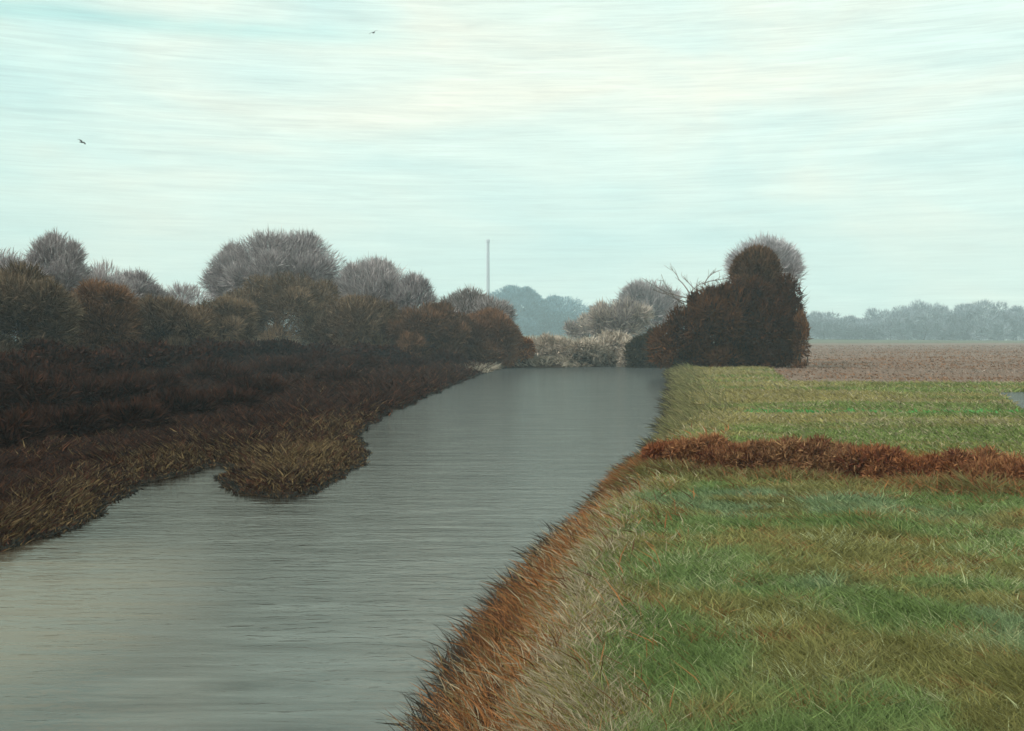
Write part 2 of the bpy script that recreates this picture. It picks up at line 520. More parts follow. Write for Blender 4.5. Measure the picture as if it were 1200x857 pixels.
def dead_branches(trunk, H, W, r):
    def P(dx, y):
        return np.array((dx / F * 96, rng.uniform(-.4, .4), gz(y, 96) - zl))
    for (dx0, y0, dx1, y1) in [(-10, 352, -38, 318), (-5, 340, -27, 308), (0, 345, 12, 326), (12, 328, 42, 322), (5, 336, -12, 320), (-4, 345, -60, 322),
                               (14, 330, 34, 312), (-8, 350, -50, 334)]:
        p = curve(P(dx0, y0), P(dx1, y1), .22, 7, -.05)
        trunk.add(p, .055, .018, 6)
        for k in range(5):
            i = rng.integers(2, 6)
            dirn = unit(unit(p[-1] - p[0]) + rng.normal(size=3) * .6 + np.array([0, 0, .4]))
            trunk.add(curve(p[i], p[i] + dirn * rng.uniform(.4, 1.0), .2, 5), .026, .010, 5)
    trunk.add(curve((0, 0, 0), P(-6, 345), .04, 7), .22, .1, 7)


tree('dead_tree', 'leafless dead tree whose curved branches stick out above the sloping dark tree', 'tree', 812, 345, 30, 96, GREY1, GREY2, None,
     n=500, tl=.6, tw=.05, extra=dead_branches, limbs=3, bumps=4, bark=M_DEAD)

# far wood beyond the ploughed field
G_WD = 'blue grey trees at the wood beyond the ploughed field'
WD = [('hazy grey tree at the left end of the far wood', 966, 369, 70, 760), ('hazy low tree second from the left in the far wood', 1008, 374, 64, 770),
      ('hazy domed tree left of the middle of the far wood', 1043, 361, 70, 765), ('hazy broad domed tree at the middle of the far wood', 1082, 358, 76, 775),
      ('hazy low tree between the two humps of the far wood', 1116, 370, 50, 770), ('hazy tall domed tree right of the dip in the far wood', 1148, 355, 72, 765),
      ('hazy tree at the right edge of the far wood', 1190, 362, 74, 775)]
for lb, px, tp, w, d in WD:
    tree('distant_tree', lb, 'tree', px, tp, w, d, (.24, .27, .31), (.44, .47, .51), G_WD, n=11000, tl=2.6, tw=.3, low=.0, rough=.05)  # distance haze put into the twig colour as a pale blue grey
lob = []
for px in np.arange(900, 1420, 14):
    d = 800 + rng.uniform(-15, 40)
    Hh = gz(rng.uniform(374, 384), d) - LAND
    lob.append((np.array([gx(px, d), d, LAND + 1 + Hh * .45]), np.array([9, 8, Hh * .55])))
o = ribbons('distant_wood', *twig_cloud(lob, 40000, 2.4, .42, .4, (.22, .25, .29), (.40, .43, .47), floor=0), M_TWIG)  # same haze tone put into the colour of the mass
tag(o, 'hazy blue grey mass of the far wood behind its front trees', 'wood', kind='stuff')
lob = []
for px in np.arange(-300, 760, 26):
    d = 950 + rng.uniform(-15, 60)
    Hh = gz(rng.uniform(372, 384), d) - LAND
    lob.append((np.array([gx(px, d), d, LAND + 1 + Hh * .45]), np.array([16, 8, Hh * .55])))
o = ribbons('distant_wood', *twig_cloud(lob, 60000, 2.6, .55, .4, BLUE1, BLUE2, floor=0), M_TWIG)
tag(o, 'low blue mass of woodland up the valley behind the river', 'wood', kind='stuff')

# ------------------------------------------------------------------ terrain: one polar sheet cut along the field borders
rad = np.concatenate([[0.0], np.geomspace(.6, 1500, 470)])
ang = np.concatenate([np.arange(-34, 34, .16), np.arange(34, 326, 1.6)])
A, Rd = np.meshgrid(np.radians(ang), rad)
TX, TY = np.sin(A) * Rd, np.cos(A) * Rd
SD = river_sd(TX, TY)
TZ = height(TX, TY, SD)
na, nr = len(ang), len(rad)
i0 = (np.arange(nr - 1)[:, None] * na + np.arange(na)[None, :])
i1 = (np.arange(nr - 1)[:, None] * na + (np.arange(na)[None, :] + 1) % na)
quads = np.stack([i0, i1, i1 + na, i0 + na], -1).reshape(-1, 4)
V = np.stack([TX, TY, TZ], -1).reshape(-1, 3)
cx, cy = V[quads, 0].mean(1), V[quads, 1].mean(1)
csd = SD.ravel()[quads].mean(1)


def zone(x, y, sd):
    """0 banks and woods, 1 meadow, 2 pasture, 3 ploughed field, 4 far turf"""
    z = np.zeros(x.shape, int)
    right = (sd > .5) & (x > -2.2) & (y < 100)
    z[right & (y <= hedge_y(x))] = 1
    past = right & (y > hedge_y(x))
    z[past] = 2
    edge = 59 - .15 * (x - 16) + (fbm(x * .1, x * 0, 5, 2) - .5) * 2
    z[(x > 15 + (y - 60) * .2) & (y > edge) & (y < 520) & (sd > .5)] = 3
    z[(np.hypot(x, y) > 515) & (z != 3)] = 4
    z[(y < -2) & (x > -2)] = 1
    z[(sd < .5)] = 0
    return z


zn = zone(cx, cy, csd)
for k, nm, m in [(0, 'ground', M_GROUND), (1, 'meadow', M_MEADOW), (2, 'pasture', M_PASTURE), (3, 'ploughed_field', M_PLOUGH), (4, 'far_field', M_FAR)]:
    q = quads[zn == k]
    used, inv = np.unique(q, return_inverse=True)
    inv = inv.reshape(q.shape)
    o = mesh_from(nm, V[used], inv.ravel(), np.arange(len(q)) * 4, np.full(len(q), 4), m, None, None, True)
    tag(o, kind='structure')


# ------------------------------------------------------------------ water
def water_material():
    m, nt, out = mat('river_water')
    tc = N(nt, 'ShaderNodeTexCoord')
    mp = N(nt, 'ShaderNodeMapping')
    mp.inputs['Scale'].default_value = (.35, 1.6, 1)
    n = N(nt, 'ShaderNodeTexNoise', Scale=1.6, Detail=5, Roughness=.6, Distortion=.6)
    nt.links.new(tc.outputs['Object'], mp.inputs[0])
    nt.links.new(mp.outputs[0], n.inputs['Vector'])
    mp2 = N(nt, 'ShaderNodeMapping')
    mp2.inputs['Scale'].default_value = (.22, 1.9, 1)
    n2 = N(nt, 'ShaderNodeTexNoise', Scale=1.5, Detail=7, Roughness=.7, Distortion=.5)
    nt.links.new(tc.outputs['Object'], mp2.inputs[0])
    nt.links.new(mp2.outputs[0], n2.inputs['Vector'])
    sep = nt.nodes.new('ShaderNodeSeparateXYZ')
    nt.links.new(tc.outputs['Object'], sep.inputs[0])

    def mth(op, a, b):
        k = nt.nodes.new('ShaderNodeMath')
        k.operation = op
        for v, i in ((a, 0), (b, 1)):
            if isinstance(v, (int, float)):
                k.inputs[i].default_value = v
            else:
                nt.links.new(v, k.inputs[i])
        return k.outputs[0]

    def span(v, a, b, lo, hi):
        k = N(nt, 'ShaderNodeMapRange', interpolation_type='SMOOTHSTEP')
        for nm, val in (('From Min', a), ('From Max', b), ('To Min', lo), ('To Max', hi)):
            k.inputs[nm].default_value = val
        nt.links.new(v, k.inputs[0])
        return k.outputs[0]
    # a lane along the right bank is ruffled to break up reflections; the left side lies still
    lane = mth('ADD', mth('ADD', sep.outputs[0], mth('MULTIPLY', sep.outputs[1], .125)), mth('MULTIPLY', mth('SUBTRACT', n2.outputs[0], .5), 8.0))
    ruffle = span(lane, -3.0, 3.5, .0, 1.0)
    b = N(nt, 'ShaderNodeBump', Distance=.03)
    nt.links.new(span(ruffle, 0, 1, .28, .55), b.inputs['Strength'])
    mp3 = N(nt, 'ShaderNodeMapping')
    mp3.inputs['Scale'].default_value = (1.4, 4.2, 1)
    n3 = N(nt, 'ShaderNodeTexNoise', Scale=1.7, Detail=3, Roughness=.55, Distortion=.8)
    nt.links.new(tc.outputs['Object'], mp3.inputs[0])
    nt.links.new(mp3.outputs[0], n3.inputs['Vector'])
    nt.links.new(mth('ADD', n.outputs[0], mth('MULTIPLY', n3.outputs[0], .9)), b.inputs['Height'])
    # pale beige patch in the water colour near the left bank
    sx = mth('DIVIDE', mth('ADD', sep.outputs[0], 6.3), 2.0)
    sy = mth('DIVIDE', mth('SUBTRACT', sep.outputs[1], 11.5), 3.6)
    pale_patch = mth('ADD', mth('ADD', mth('MULTIPLY', sx, sx), mth('MULTIPLY', sy, sy)), mth('MULTIPLY', mth('SUBTRACT', n2.outputs[0], .5), 4.5))
    pale_patch = span(pale_patch, -.4, 2.6, .9, .0)
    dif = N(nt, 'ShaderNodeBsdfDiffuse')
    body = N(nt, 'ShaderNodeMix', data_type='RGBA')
    nt.links.new(pale_patch, body.inputs[0])
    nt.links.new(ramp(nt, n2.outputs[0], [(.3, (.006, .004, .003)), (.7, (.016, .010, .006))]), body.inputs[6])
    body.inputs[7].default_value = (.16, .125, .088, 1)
    sky_sheen = N(nt, 'ShaderNodeMix', data_type='RGBA', blend_type='ADD')
    nt.links.new(mth('MULTIPLY', ruffle, 1.0), sky_sheen.inputs[0])
    nt.links.new(body.outputs[2], sky_sheen.inputs[6])
    sky_sheen.inputs[7].default_value = (.052, .060, .062, 1)  # pale sky sheen put into the body colour of the ruffled lane
    nt.links.new(sky_sheen.outputs[2], dif.inputs[0])
    gl = N(nt, 'ShaderNodeBsdfGlossy')
    nt.links.new(span(ruffle, 0, 1, .03, .09), gl.inputs['Roughness'])
    gl.inputs['Color'].default_value = (.97, .95, .87, 1)
    nt.links.new(b.outputs[0], gl.inputs['Normal'])
    mr = N(nt, 'ShaderNodeMapRange')
    mr.inputs['From Min'].default_value = .3
    mr.inputs['From Max'].default_value = .7
    mr.inputs['To Min'].default_value = .18
    mr.inputs['To Max'].default_value = .29
    nt.links.new(n2.outputs[0], mr.inputs[0])
    mx = N(nt, 'ShaderNodeMixShader')
    nt.links.new(mr.outputs[0], mx.inputs[0])
    nt.links.new(dif.outputs[0], mx.inputs[1])
    nt.links.new(gl.outputs[0], mx.inputs[2])
    nt.links.new(mx.outputs[0], out.inputs[0])
    return m


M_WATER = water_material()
# the sheet follows the river outline, tucked a little under both banks
wx, wy = np.meshgrid(np.linspace(-60, 70, 131), np.linspace(-30, 280, 156))
ok = river_sd(wx, wy) < 3.5
vid = np.arange(wx.size).reshape(wx.shape)
fq = np.stack([vid[:-1, :-1], vid[:-1, 1:], vid[1:, 1:], vid[1:, :-1]], -1)
keep = (ok[:-1, :-1] | ok[:-1, 1:] | ok[1:, 1:] | ok[1:, :-1])
q = fq[keep]
used, inv = np.unique(q, return_inverse=True)
WV = np.stack([wx.ravel(), wy.ravel(), np.zeros(wx.size)], -1)[used]
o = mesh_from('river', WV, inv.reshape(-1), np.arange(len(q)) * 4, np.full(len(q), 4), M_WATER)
tag(o, kind='structure')
# flood pool in the pasture
pool_px = np.array([(1168, 461), (1205, 460), (1250, 466), (1262, 484), (1222, 487), (1195, 479), (1182, 470)], float)
dd = (EYE - LAND) * F / (pool_px[:, 1] - HY)
PX = (pool_px[:, 0] - CX) / F * dd
t = np.linspace(0, 1, 57)[:-1] * len(PX)
i = t.astype(int)
fr = (t - i)
fr = fr * fr * (3 - 2 * fr)
px_ = PX[i] * (1 - fr) + PX[(i + 1) % len(PX)] * fr
py_ = dd[i] * (1 - fr) + dd[(i + 1) % len(PX)] * fr
pz = float(height(np.array([POOL[0]]), np.array([POOL[1]]))[0]) + .03
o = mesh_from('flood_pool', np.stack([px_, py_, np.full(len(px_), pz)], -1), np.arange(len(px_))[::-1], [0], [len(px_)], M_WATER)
tag(o, kind='structure')

# ------------------------------------------------------------------ grass
def scatter(n, dmin, dmax, amin, amax, power=1.0):
    """points thinning with distance"""
    u = rng.uniform(0, 1, n)
    d = dmin * (dmax / dmin) ** (u ** power)
    a = np.radians(rng.uniform(amin, amax, n))
    return np.sin(a) * d, np.cos(a) * d, d


def grass(name, x, y, d, length, C, m=M_GRASS, up=.75, wind=None, wf=.0011, wmin=.006, lean=.55):
    n = len(x)
    z = height(x, y)
    w = np.maximum(wmin, wf * d) * rng.uniform(.6, 1.5, n)
    th = (fbm(x * .35, y * .35, 41, 3) * 4.5 + rng.normal(size=n) * 1.25) if wind is None else wind + rng.normal(size=n) * .6
    D = unit(np.stack([np.cos(th) * lean, np.sin(th) * lean, np.full(n, up)], -1) + rng.normal(size=(n, 3)) * .25)
    D[:, 2] = np.abs(D[:, 2])
    bend = np.stack([np.cos(th), np.sin(th), np.full(n, -.55)], -1) * (length * .35)[:, None]
    P = np.stack([x, y, z - .015], -1)
    return ribbons(name, P, D, length, w, bend, C, m)


def meadow_colour(x, y, sd):
    n = len(x)
    a = fbm(x * .45, y * .45, 51, 4)
    b = fbm(x * .9 + 40, y * .9, 61, 4)
    c = fbm(x * 1.7, y * 2.6, 71, 3)
    green = lerp((.15, .21, .065), (.27, .34, .13), smooth(.3, .7, b))
    blue = lerp((.19, .25, .17), (.28, .34, .24), smooth(.3, .7, c))
    olive = lerp((.18, .15, .045), (.28, .245, .085), smooth(.3, .7, c))
    straw = np.array((.46, .47, .25))
    rust = np.array((.36, .16, .06))
    e = fbm(x * 1.1 + 9, y * 1.6, 77, 4)
    C = lerp(green, blue, smooth(.46, .60, a) * .42)
    t = smooth(.47, .58, b)
    C = C + (olive - C) * (t * .85)[:, None]
    t = smooth(.56, .66, c) * .75
    C = C + (rust * .8 - C) * (t * (rng.uniform(0, 1, n) < .42))[:, None]
    t = smooth(.55, .68, e) * .22 + .03
    C = np.where((rng.uniform(0, 1, n) < t)[:, None], straw * .85, C)
    # towards the bank: straw, then rust
    s = 1 - smooth(.5, 1.55, sd + (a - .5) * 1.6)
    pick = rng.uniform(0, 1, n)
    rusty = .75 * (1 - smooth(.5, 1.15, sd + (b - .5) * .9))
    pick = np.where(rng.uniform(0, 1, n) < rusty, .7, np.where(pick < .7, .3, .9))
    dry = np.where((pick < .62)[:, None], np.array((.46, .37, .25)) * .9, np.where((pick < .82)[:, None], rust, olive))
    C = np.where((rng.uniform(0, 1, n) < s)[:, None], dry, C)
    return C * rng.uniform(.75, 1.25, n)[:, None]


x, y, d = scatter(520000, 5.2, 24, -22, 34, .8)
sd = river_sd(x, y)
k = (sd > .55) & (y < hedge_y(x) - .35) & (x > -2)
x, y, d, sd = x[k], y[k], d[k], sd[k]
L = (.10 + .09 * fbm(x * .6, y * .6, 81, 3)) * rng.uniform(.5, 1.5, len(x)) * .95
# taller tussocks here and there
tx, ty, td = scatter(520, 6, 19, -12, 30, .8)
ti = rng.integers(0, len(tx), 52000)
x2, y2 = tx[ti] + rng.normal(size=len(ti)) * .09, ty[ti] + rng.normal(size=len(ti)) * .09
sd2 = river_sd(x2, y2)
k = (sd2 > .6) & (y2 < hedge_y(x2) - .5)
x2, y2, sd2, ti = x2[k], y2[k], sd2[k], ti[k]
x, y, sd = np.concatenate([x, x2]), np.concatenate([y, y2]), np.concatenate([sd, sd2])
d = np.hypot(x, y)
L = np.concatenate([L, rng.uniform(.12, .27, len(x2)) * rng.uniform(.6, 1.2, len(tx))[ti]])
o = grass('meadow_grass', x, y, d, L, meadow_colour(x, y, sd), wf=.0008, wmin=.005)
tag(o, 'mottled green and olive meadow grass in the right foreground', 'grass', kind='stuff')


# low broad leaves between the blades
x, y, d = scatter(150000, 5.2, 22, -22, 34, .8)
sd = river_sd(x, y)
patch = fbm(x * 1.3, y * 1.3, 121, 4)
k = (sd > .7) & (y < hedge_y(x) - .4) & (x > -2) & (patch > .46)
x, y, d, sd = x[k], y[k], d[k], sd[k]
C = meadow_colour(x, y, sd) * lerp((.55, .62, .5), (1.25, 1.2, 1.15), fbm(x * .8, y * .8, 123, 3) * 2 - .5)
o = grass('meadow_herbs', x, y, d, rng.uniform(.04, .10, len(x)), C, up=.5, wf=.0018, wmin=.012, lean=.8)
tag(o, 'low broad leaved herbs growing through the meadow grass', 'herbs', kind='stuff')


def pasture_colour(x, y, sd):
    n = len(x)
    a = fbm(x * .10, y * .28, 91, 4)
    b = fbm(x * .3, y * .8, 95, 4)
    olive = lerp((.25, .20, .07), (.38, .32, .13), b)
    green = lerp((.16, .20, .055), (.23, .28, .09), b)
    C = lerp(olive, green, smooth(.46, .58, a + .10 * smooth(8, 18, x) * (y < 50) - .06))
    straw = np.array((.36, .30, .18))
    C = np.where((rng.uniform(0, 1, n) < .16 + .3 * smooth(.55, .7, b))[:, None], straw, C)
    fresh = np.exp(-((y - 33.5 - .12 * (x - 12)) / .38) ** 2) * smooth(6, 8, x) * (1 - smooth(15, 18, x))
    C = np.where((rng.uniform(0, 1, n) < fresh * .85)[:, None], np.array((.10, .34, .09)), C)
    ochre = np.exp(-((y - hedge_y(x) - 3.2) / 2.2) ** 2) * .8 * smooth(4, 6.5, x)
    C = np.where((rng.uniform(0, 1, n) < ochre)[:, None], np.array((.24, .15, .04)), C)
    return C * rng.uniform(.75, 1.25, n)[:, None]


x, y, d = scatter(260000, 14, 98, 3, 36, .9)
sd = river_sd(x, y)
inpool = np.zeros(len(x), bool)
for q in range(len(px_)):
    ax, ay, bx_, by_ = px_[q], py_[q], px_[q - 1], py_[q - 1]
    if ay != by_:
        inpool ^= ((ay > y) != (by_ > y)) & (x < (bx_ - ax) * (y - ay) / (by_ - ay) + ax)
k = (sd > .6) & (zone(x, y, sd) == 2) & (y > hedge_y(x) + .3) & ~inpool
x, y, d, sd = x[k], y[k], d[k], sd[k]
L = .20 * rng.uniform(.6, 1.5, len(x)) * np.clip(d / 40, .7, 1.4)
o = grass('pasture_grass', x, y, d, L, pasture_colour(x, y, sd), wf=.0009)
tag(o, 'olive and green pasture grass beyond the russet hedge line', 'grass', kind='stuff')

# sparse stubble on the ploughed field
x, y, d = scatter(26000, 50, 420, 12, 36, .8)
sd = river_sd(x, y)
k = zone(x, y, sd) == 3
x, y, d = x[k], y[k], d[k]
tt = fbm(x * .06, y * .4, 33, 3)
C = lerp((.26, .13, .07), (.30, .23, .19), smooth(.35, .65, tt)) * rng.uniform(.8, 1.2, len(x))[:, None]
o = grass('field_stubble', x, y, d, .2 * rng.uniform(.6, 1.4, len(x)), C, wf=.0010)
tag(o, 'sparse brown stubble over the far ploughed field', 'stubble', kind='stuff')


# dry grass on the right bank
def along(poly, n, lo, hi):
    seg = np.linalg.norm(np.diff(poly, axis=0), axis=1)
    mid = np.hypot(*((poly[:-1] + poly[1:]) * .5).T)
    w = seg / np.maximum(mid, 6) ** .8
    i = rng.choice(len(seg), n, p=w / w.sum())
    t = rng.uniform(0, 1, n)[:, None]
    p = poly[i] * (1 - t) + poly[i + 1] * t
    nrm = np.stack([np.diff(poly, axis=0)[i][:, 1], -np.diff(poly, axis=0)[i][:, 0]], -1)
    nrm = unit(nrm)
    p = p + nrm * rng.uniform(lo, hi, n)[:, None]
    return p[:, 0], p[:, 1]


x, y = along(RIGHT_BANK[2:14], 95000, -.4, 2.0)
sd = river_sd(x, y)
d = np.hypot(x, y)
dens = np.exp(-((sd - .22) / .36) ** 2)
k = (sd > -.12) & (rng.uniform(0, 1, len(x)) < dens + .03) & (y > 4.5)
x, y, d, sd = x[k], y[k], d[k], sd[k]
pick = rng.uniform(0, 1, len(x)) + (fbm(x * .7, y * .7, 101, 3) - .5) * .9
near = smooth(23, 30, y)
C = np.where((pick < .30)[:, None], (.13, .055, .025), np.where((pick < .70)[:, None], (.34, .14, .05), np.where((pick < .85)[:, None], (.24, .17, .07), (.42, .34, .22))))
olv = lerp((.13, .13, .05), (.25, .21, .10), rng.uniform(0, 1, len(x)))
C = np.where((rng.uniform(0, 1, len(x)) < near)[:, None], olv, C)
wet = (sd < .12) & (rng.uniform(0, 1, len(x)) < .7)
C = np.where(wet[:, None], np.array((.05, .04, .03)), C)
L = (.22 + .14 * fbm(x * 1.1, y * 1.1, 103, 3)) * rng.uniform(.6, 1.5, len(x)) * np.clip(d / 25, .9, 2)
o = grass('bank_grass', x, y, d, L, C * rng.uniform(.75, 1.25, len(x))[:, None], wind=2.2, wf=.0010)
tag(o, 'russet and straw dry grass along the edge of the right bank', 'dry grass', kind='stuff')

# dead sedge: pale at the far end of the river, dark and dense on the added left shelf, standing in for tree reflections
x, y = along(FAR_BANK[2:8], 16000, -.2, 5)
sd = river_sd(x, y)
k = (sd > -.1) & (y > 95)
x, y, sd = x[k], y[k], sd[k]
d = np.hypot(x, y)
C = lerp((.20, .16, .12), (.40, .33, .26), rng.uniform(0, 1, len(x)))
o = grass('shore_sedge', x, y, d, .6 * rng.uniform(.5, 1.6, len(x)), C, wf=.0010)
tag(o, 'pale dead sedge fringing the far end of the river', 'sedge', kind='stuff')
x, y, d = scatter(620000, 12, 118, -38, 1, .95)
sd = river_sd(x, y)
k = (sd > -.08) & (x < -2.2) & (sd < 26)
x, y, d, sd = x[k], y[k], d[k], sd[k]
n = len(x)
u = rng.uniform(0, 1, n)
pt = fbm(x * .5, y * .35, 141, 4)
C = lerp((.009, .0035, .0025), (.072, .023, .010), rng.uniform(0, 1, n) ** 1.5)
tan = lerp((.05, .028, .013), (.27, .175, .08), rng.uniform(0, 1, n) ** 1.5)
tree_reflection = np.exp(-(((x + 4.6) / 1.5) ** 2 + ((y - 25) / 5.5) ** 2) * 1.0)  # biggest tree's mirrored crown put into the sedge as an ochre patch
edge_ = (1 - smooth(.4, 2.2, sd)) * (1 - smooth(30, 48, y))
p = np.clip(np.maximum(tree_reflection * .80, edge_ * .46) + (pt - .5) * .9 * (1 - smooth(30, 45, y)) + .02, 0, .9)
C = np.where((u < p)[:, None], tan, C)
C = np.where((rng.uniform(0, 1, n) < .06)[:, None], np.array((.12, .045, .022)), C)
C = np.where(((sd < .10) & (rng.uniform(0, 1, n) < .6))[:, None], np.array((.03, .03, .026)), C)
L = (.16 + .42 * fbm(x * .9, y * .9, 143, 3)) * rng.uniform(.5, 1.5, n) * np.clip(d / 35, .8, 2.2) * (.35 + .65 * smooth(0, 1.2, sd))
o = grass('reflection_sedge', x, y, d, L, C * rng.uniform(.75, 1.25, n)[:, None], wf=.00095, up=.95)
tag(o, 'dark umber and ochre sedge on the low left shelf that stands in for tree reflections', 'sedge', kind='stuff')

# russet bracken hedge between the two fields: every clump is a plant of its own
HP = [(792, .46, .9), (828, .62, 1.0), (868, .56, 1.0), (905, .60, .95), (962, .80, 1.15), (1008, .55, 1.0), (1040, .66, 1.0), (1078, .5, .95), (1108, .64, 1.1),
      (1150, .66, 1.1), (1190, .70, 1.2), (1235, .72, 1.2)]
HL = ['russet bracken clump nearest the river bank', 'russet bracken clump second from the river', 'low russet clump third from the river',
      'russet clump just left of the tallest bracken', 'tallest red brown bracken clump in the hedge line', 'russet clump just right of the tallest bracken',
      'rounded russet clump right of the hedge middle', 'low rust clump in a dip of the hedge line', 'rounded rust clump third from the right edge',
      'dark red clump second from the right edge', 'pale flecked rust clump at the right edge', 'rust clump cut off by the right edge']
for (px, h, w), lb in zip(HP, HL):
    # meet the hedge line along this bearing
    s = (px - CX) / F
    yy = 20.0
    for _ in range(30):
        yy = float(hedge_y(np.array(s * yy)))
        yy = .5 * (yy + 20.3 - .76 * (s * yy - 2.66))
    xx = s * yy
    z0 = float(height(np.array([xx]), np.array([yy]))[0])
    h *= .86
    w *= 1.45
    root = empty('bracken_clump', (xx, yy + .1, z0))
    tag(root, lb, 'bracken', 'bracken clumps along the hedge line')
    st = Tubes()
    for _ in range(9):
        a = rng.uniform(0, 6.28)
        st.add(curve((math.cos(a) * .08, math.sin(a) * .08, -.05), (math.cos(a) * w * .35, math.sin(a) * .25, h * rng.uniform(.6, .95)), .15, 5), .012, .005, 5)
    st.build('stems', M_BARK, root)
    lobes = crown_lobes(h, w, .0, 14, .16, .5)
    P, D, L, Wd, B, C = twig_cloud(lobes, 12000, .10, .017, .45, tuple(np.array((.13, .036, .022)) * rng.uniform(.7, 1.3)), tuple(lerp((.42, .16, .06), (.44, .25, .12), rng.uniform(0, 1))), .8, .2, .0)
    ribbons('fronds', P, D, L, Wd, B, C, M_TWIG, root)
xx = rng.uniform(1.9, 14, 170000)
yy = hedge_y(xx) + rng.normal(size=len(xx)) * .62 - .25
k = river_sd(xx, yy) > .3
xx, yy = xx[k], yy[k]
d = np.hypot(xx, yy)
C = lerp((.10, .036, .020), (.40, .17, .06), np.clip(fbm(xx * 1.2, yy * 2, 133, 3) * 1.2 - .15 + rng.normal(size=len(xx)) * .25, 0, 1))
low_ = (np.abs(yy - hedge_y(xx) + .1) > 1.0) & (rng.uniform(0, 1, len(xx)) < .7)
C = np.where(low_[:, None], np.array((.20, .17, .06)), C)
C = np.where((rng.uniform(0, 1, len(xx)) < .12)[:, None], np.array((.3, .24, .12)), C)
o = grass('hedge_sedge', xx, yy, d, (.12 + .34 * fbm(xx * 1.6, yy * 1.2, 131, 3)) * rng.uniform(.5, 1.5, len(xx)), C, wf=.0008)
tag(o, 'red brown sedge filling the ditch between the two fields', 'sedge', kind='stuff')

# ------------------------------------------------------------------ chimney far off
def lathe(profile, sides=24):
    V, Fq = [], []
    for (r, z) in profile:
        a = np.arange(sides) * 2 * math.pi / sides
        V.append(np.stack([np.cos(a) * r, np.sin(a) * r, np.full(sides, z)], -1))
    for i in range(len(profile) - 1):
        for j in range(sides):
            Fq.append((i * sides + j, i * sides + (j + 1) % sides, (i + 1) * sides + (j + 1) % sides, (i + 1) * sides + j))
    return np.vstack(V), np.array(Fq)


def concrete():
    m, nt, out = mat('pale_concrete')
    tc = N(nt, 'ShaderNodeTexCoord')
    n = N(nt, 'ShaderNodeTexNoise', Scale=.6, Detail=6)
    nt.links.new(tc.outputs['Object'], n.inputs['Vector'])
    p = N(nt, 'ShaderNodeBsdfPrincipled', Roughness=.9)
    nt.links.new(ramp(nt, n.outputs[0], [(.3, (.50, .44, .50)), (.7, (.60, .54, .58))]), p.inputs['Base Color'])
    nt.links.new(p.outputs[0], out.inputs[0])
    return m


M_CON = concrete()
TD = 1300
th = gz(281, TD) - 1.5
root = empty('chimney', (gx(572, TD), TD, 1.5))
tag(root, 'faint slender chimney rising in the haze above the blue trees', 'chimney')
V, Q = lathe([(2.6, -1), (2.2, th * .3), (1.9, th * .7), (1.6, th * .965)])
mesh_from('shaft', V, Q.ravel(), np.arange(len(Q)) * 4, np.full(len(Q), 4), M_CON, None, root, True)
V, Q = lathe([(1.5, th * .96), (2.1, th * .966), (2.15, th * .985), (1.8, th), (1.3, th), (1.3, th * .97)])
mesh_from('collar', V, Q.ravel(), np.arange(len(Q)) * 4, np.full(len(Q), 4), M_CON, None, root, True)


# ------------------------------------------------------------------ two birds
def feathers():
    m, nt, out = mat('dark_feathers')
    tc = N(nt, 'ShaderNodeTexCoord')
    n = N(nt, 'ShaderNodeTexNoise', Scale=14, Detail=4)
    nt.links.new(tc.outputs['Object'], n.inputs['Vector'])
    p = N(nt, 'ShaderNodeBsdfPrincipled', Roughness=.7)
    nt.links.new(ramp(nt, n.outputs[0], [(.3, (.02, .018, .018)), (.7, (.06, .05, .05))]), p.inputs['Base Color'])
    nt.links.new(p.outputs[0], out.inputs[0])
    return m


M_FEA = feathers()


def bird(label, px, py, d, span, roll, yaw):
    V, Fc = [], []
    prof = [(-.27, .004, 0), (-.25, .05, -.002), (-.14, .045, 0), (-.04, .07, .0), (.08, .078, 0), (.16, .055, .01), (.20, .04, .02), (.25, .044, .03), (.285, .03, .03), (.30, .012, .026), (.345, .003, .02)]
    s = 10
    for (yy, r, z) in prof:                      # body, head and beak
        for j in range(s):
            a = j * 2 * math.pi / s
            rz = r * (.35 if yy < -.2 else .8)
            V.append((math.cos(a) * r, yy, z + math.sin(a) * rz))
    for i in range(len(prof) - 1):
        for j in range(s):
            Fc.append((i * s + j, i * s + (j + 1) % s, (i + 1) * s + (j + 1) % s, (i + 1) * s + j))
    for sx in (-1, 1):                           # wings: five ribs from shoulder to tip
        b = len(V)
        ribs = [(.03, .13, -.06, .02, .020), (.16, .17, -.07, .075, .014), (.28, .15, -.10, .09, .010), (.40, .07, -.12, .07, .007), (.48, -.03, -.12, .05, .004)]
        for (xx, le, te, z, t) in ribs:
            V += [(sx * xx, le, z), (sx * xx, (le + te) / 2, z + t), (sx * xx, te, z - .004), (sx * xx, (le + te) / 2, z - t)]
        for i in range(len(ribs) - 1):
            for j in range(4):
                f = (b + i * 4 + j, b + i * 4 + (j + 1) % 4, b + (i + 1) * 4 + (j + 1) % 4, b + (i + 1) * 4 + j)
                Fc.append(f if sx > 0 else f[::-1])
        Fc.append(tuple(b + (len(ribs) - 1) * 4 + j for j in range(4)))
    me = bpy.data.meshes.new('bird')
    me.from_pydata([tuple(np.array(v) * span) for v in V], [], Fc)
    me.materials.append(M_FEA)
    o = bpy.data.objects.new('bird', me)
    col.objects.link(o)
    o.location = (gx(px, d), d, gz(py, d))
    o.rotation_euler = (R(8), roll, yaw)
    tag(o, label, 'bird', 'birds in the sky')


bird('small dark bird high in the sky, the higher of the two', 439, 41, 95, .95, R(-28), R(25))
bird('small greyish bird in the sky at the left, the lower of the two', 98, 168, 90, .95, R(32), R(-20))

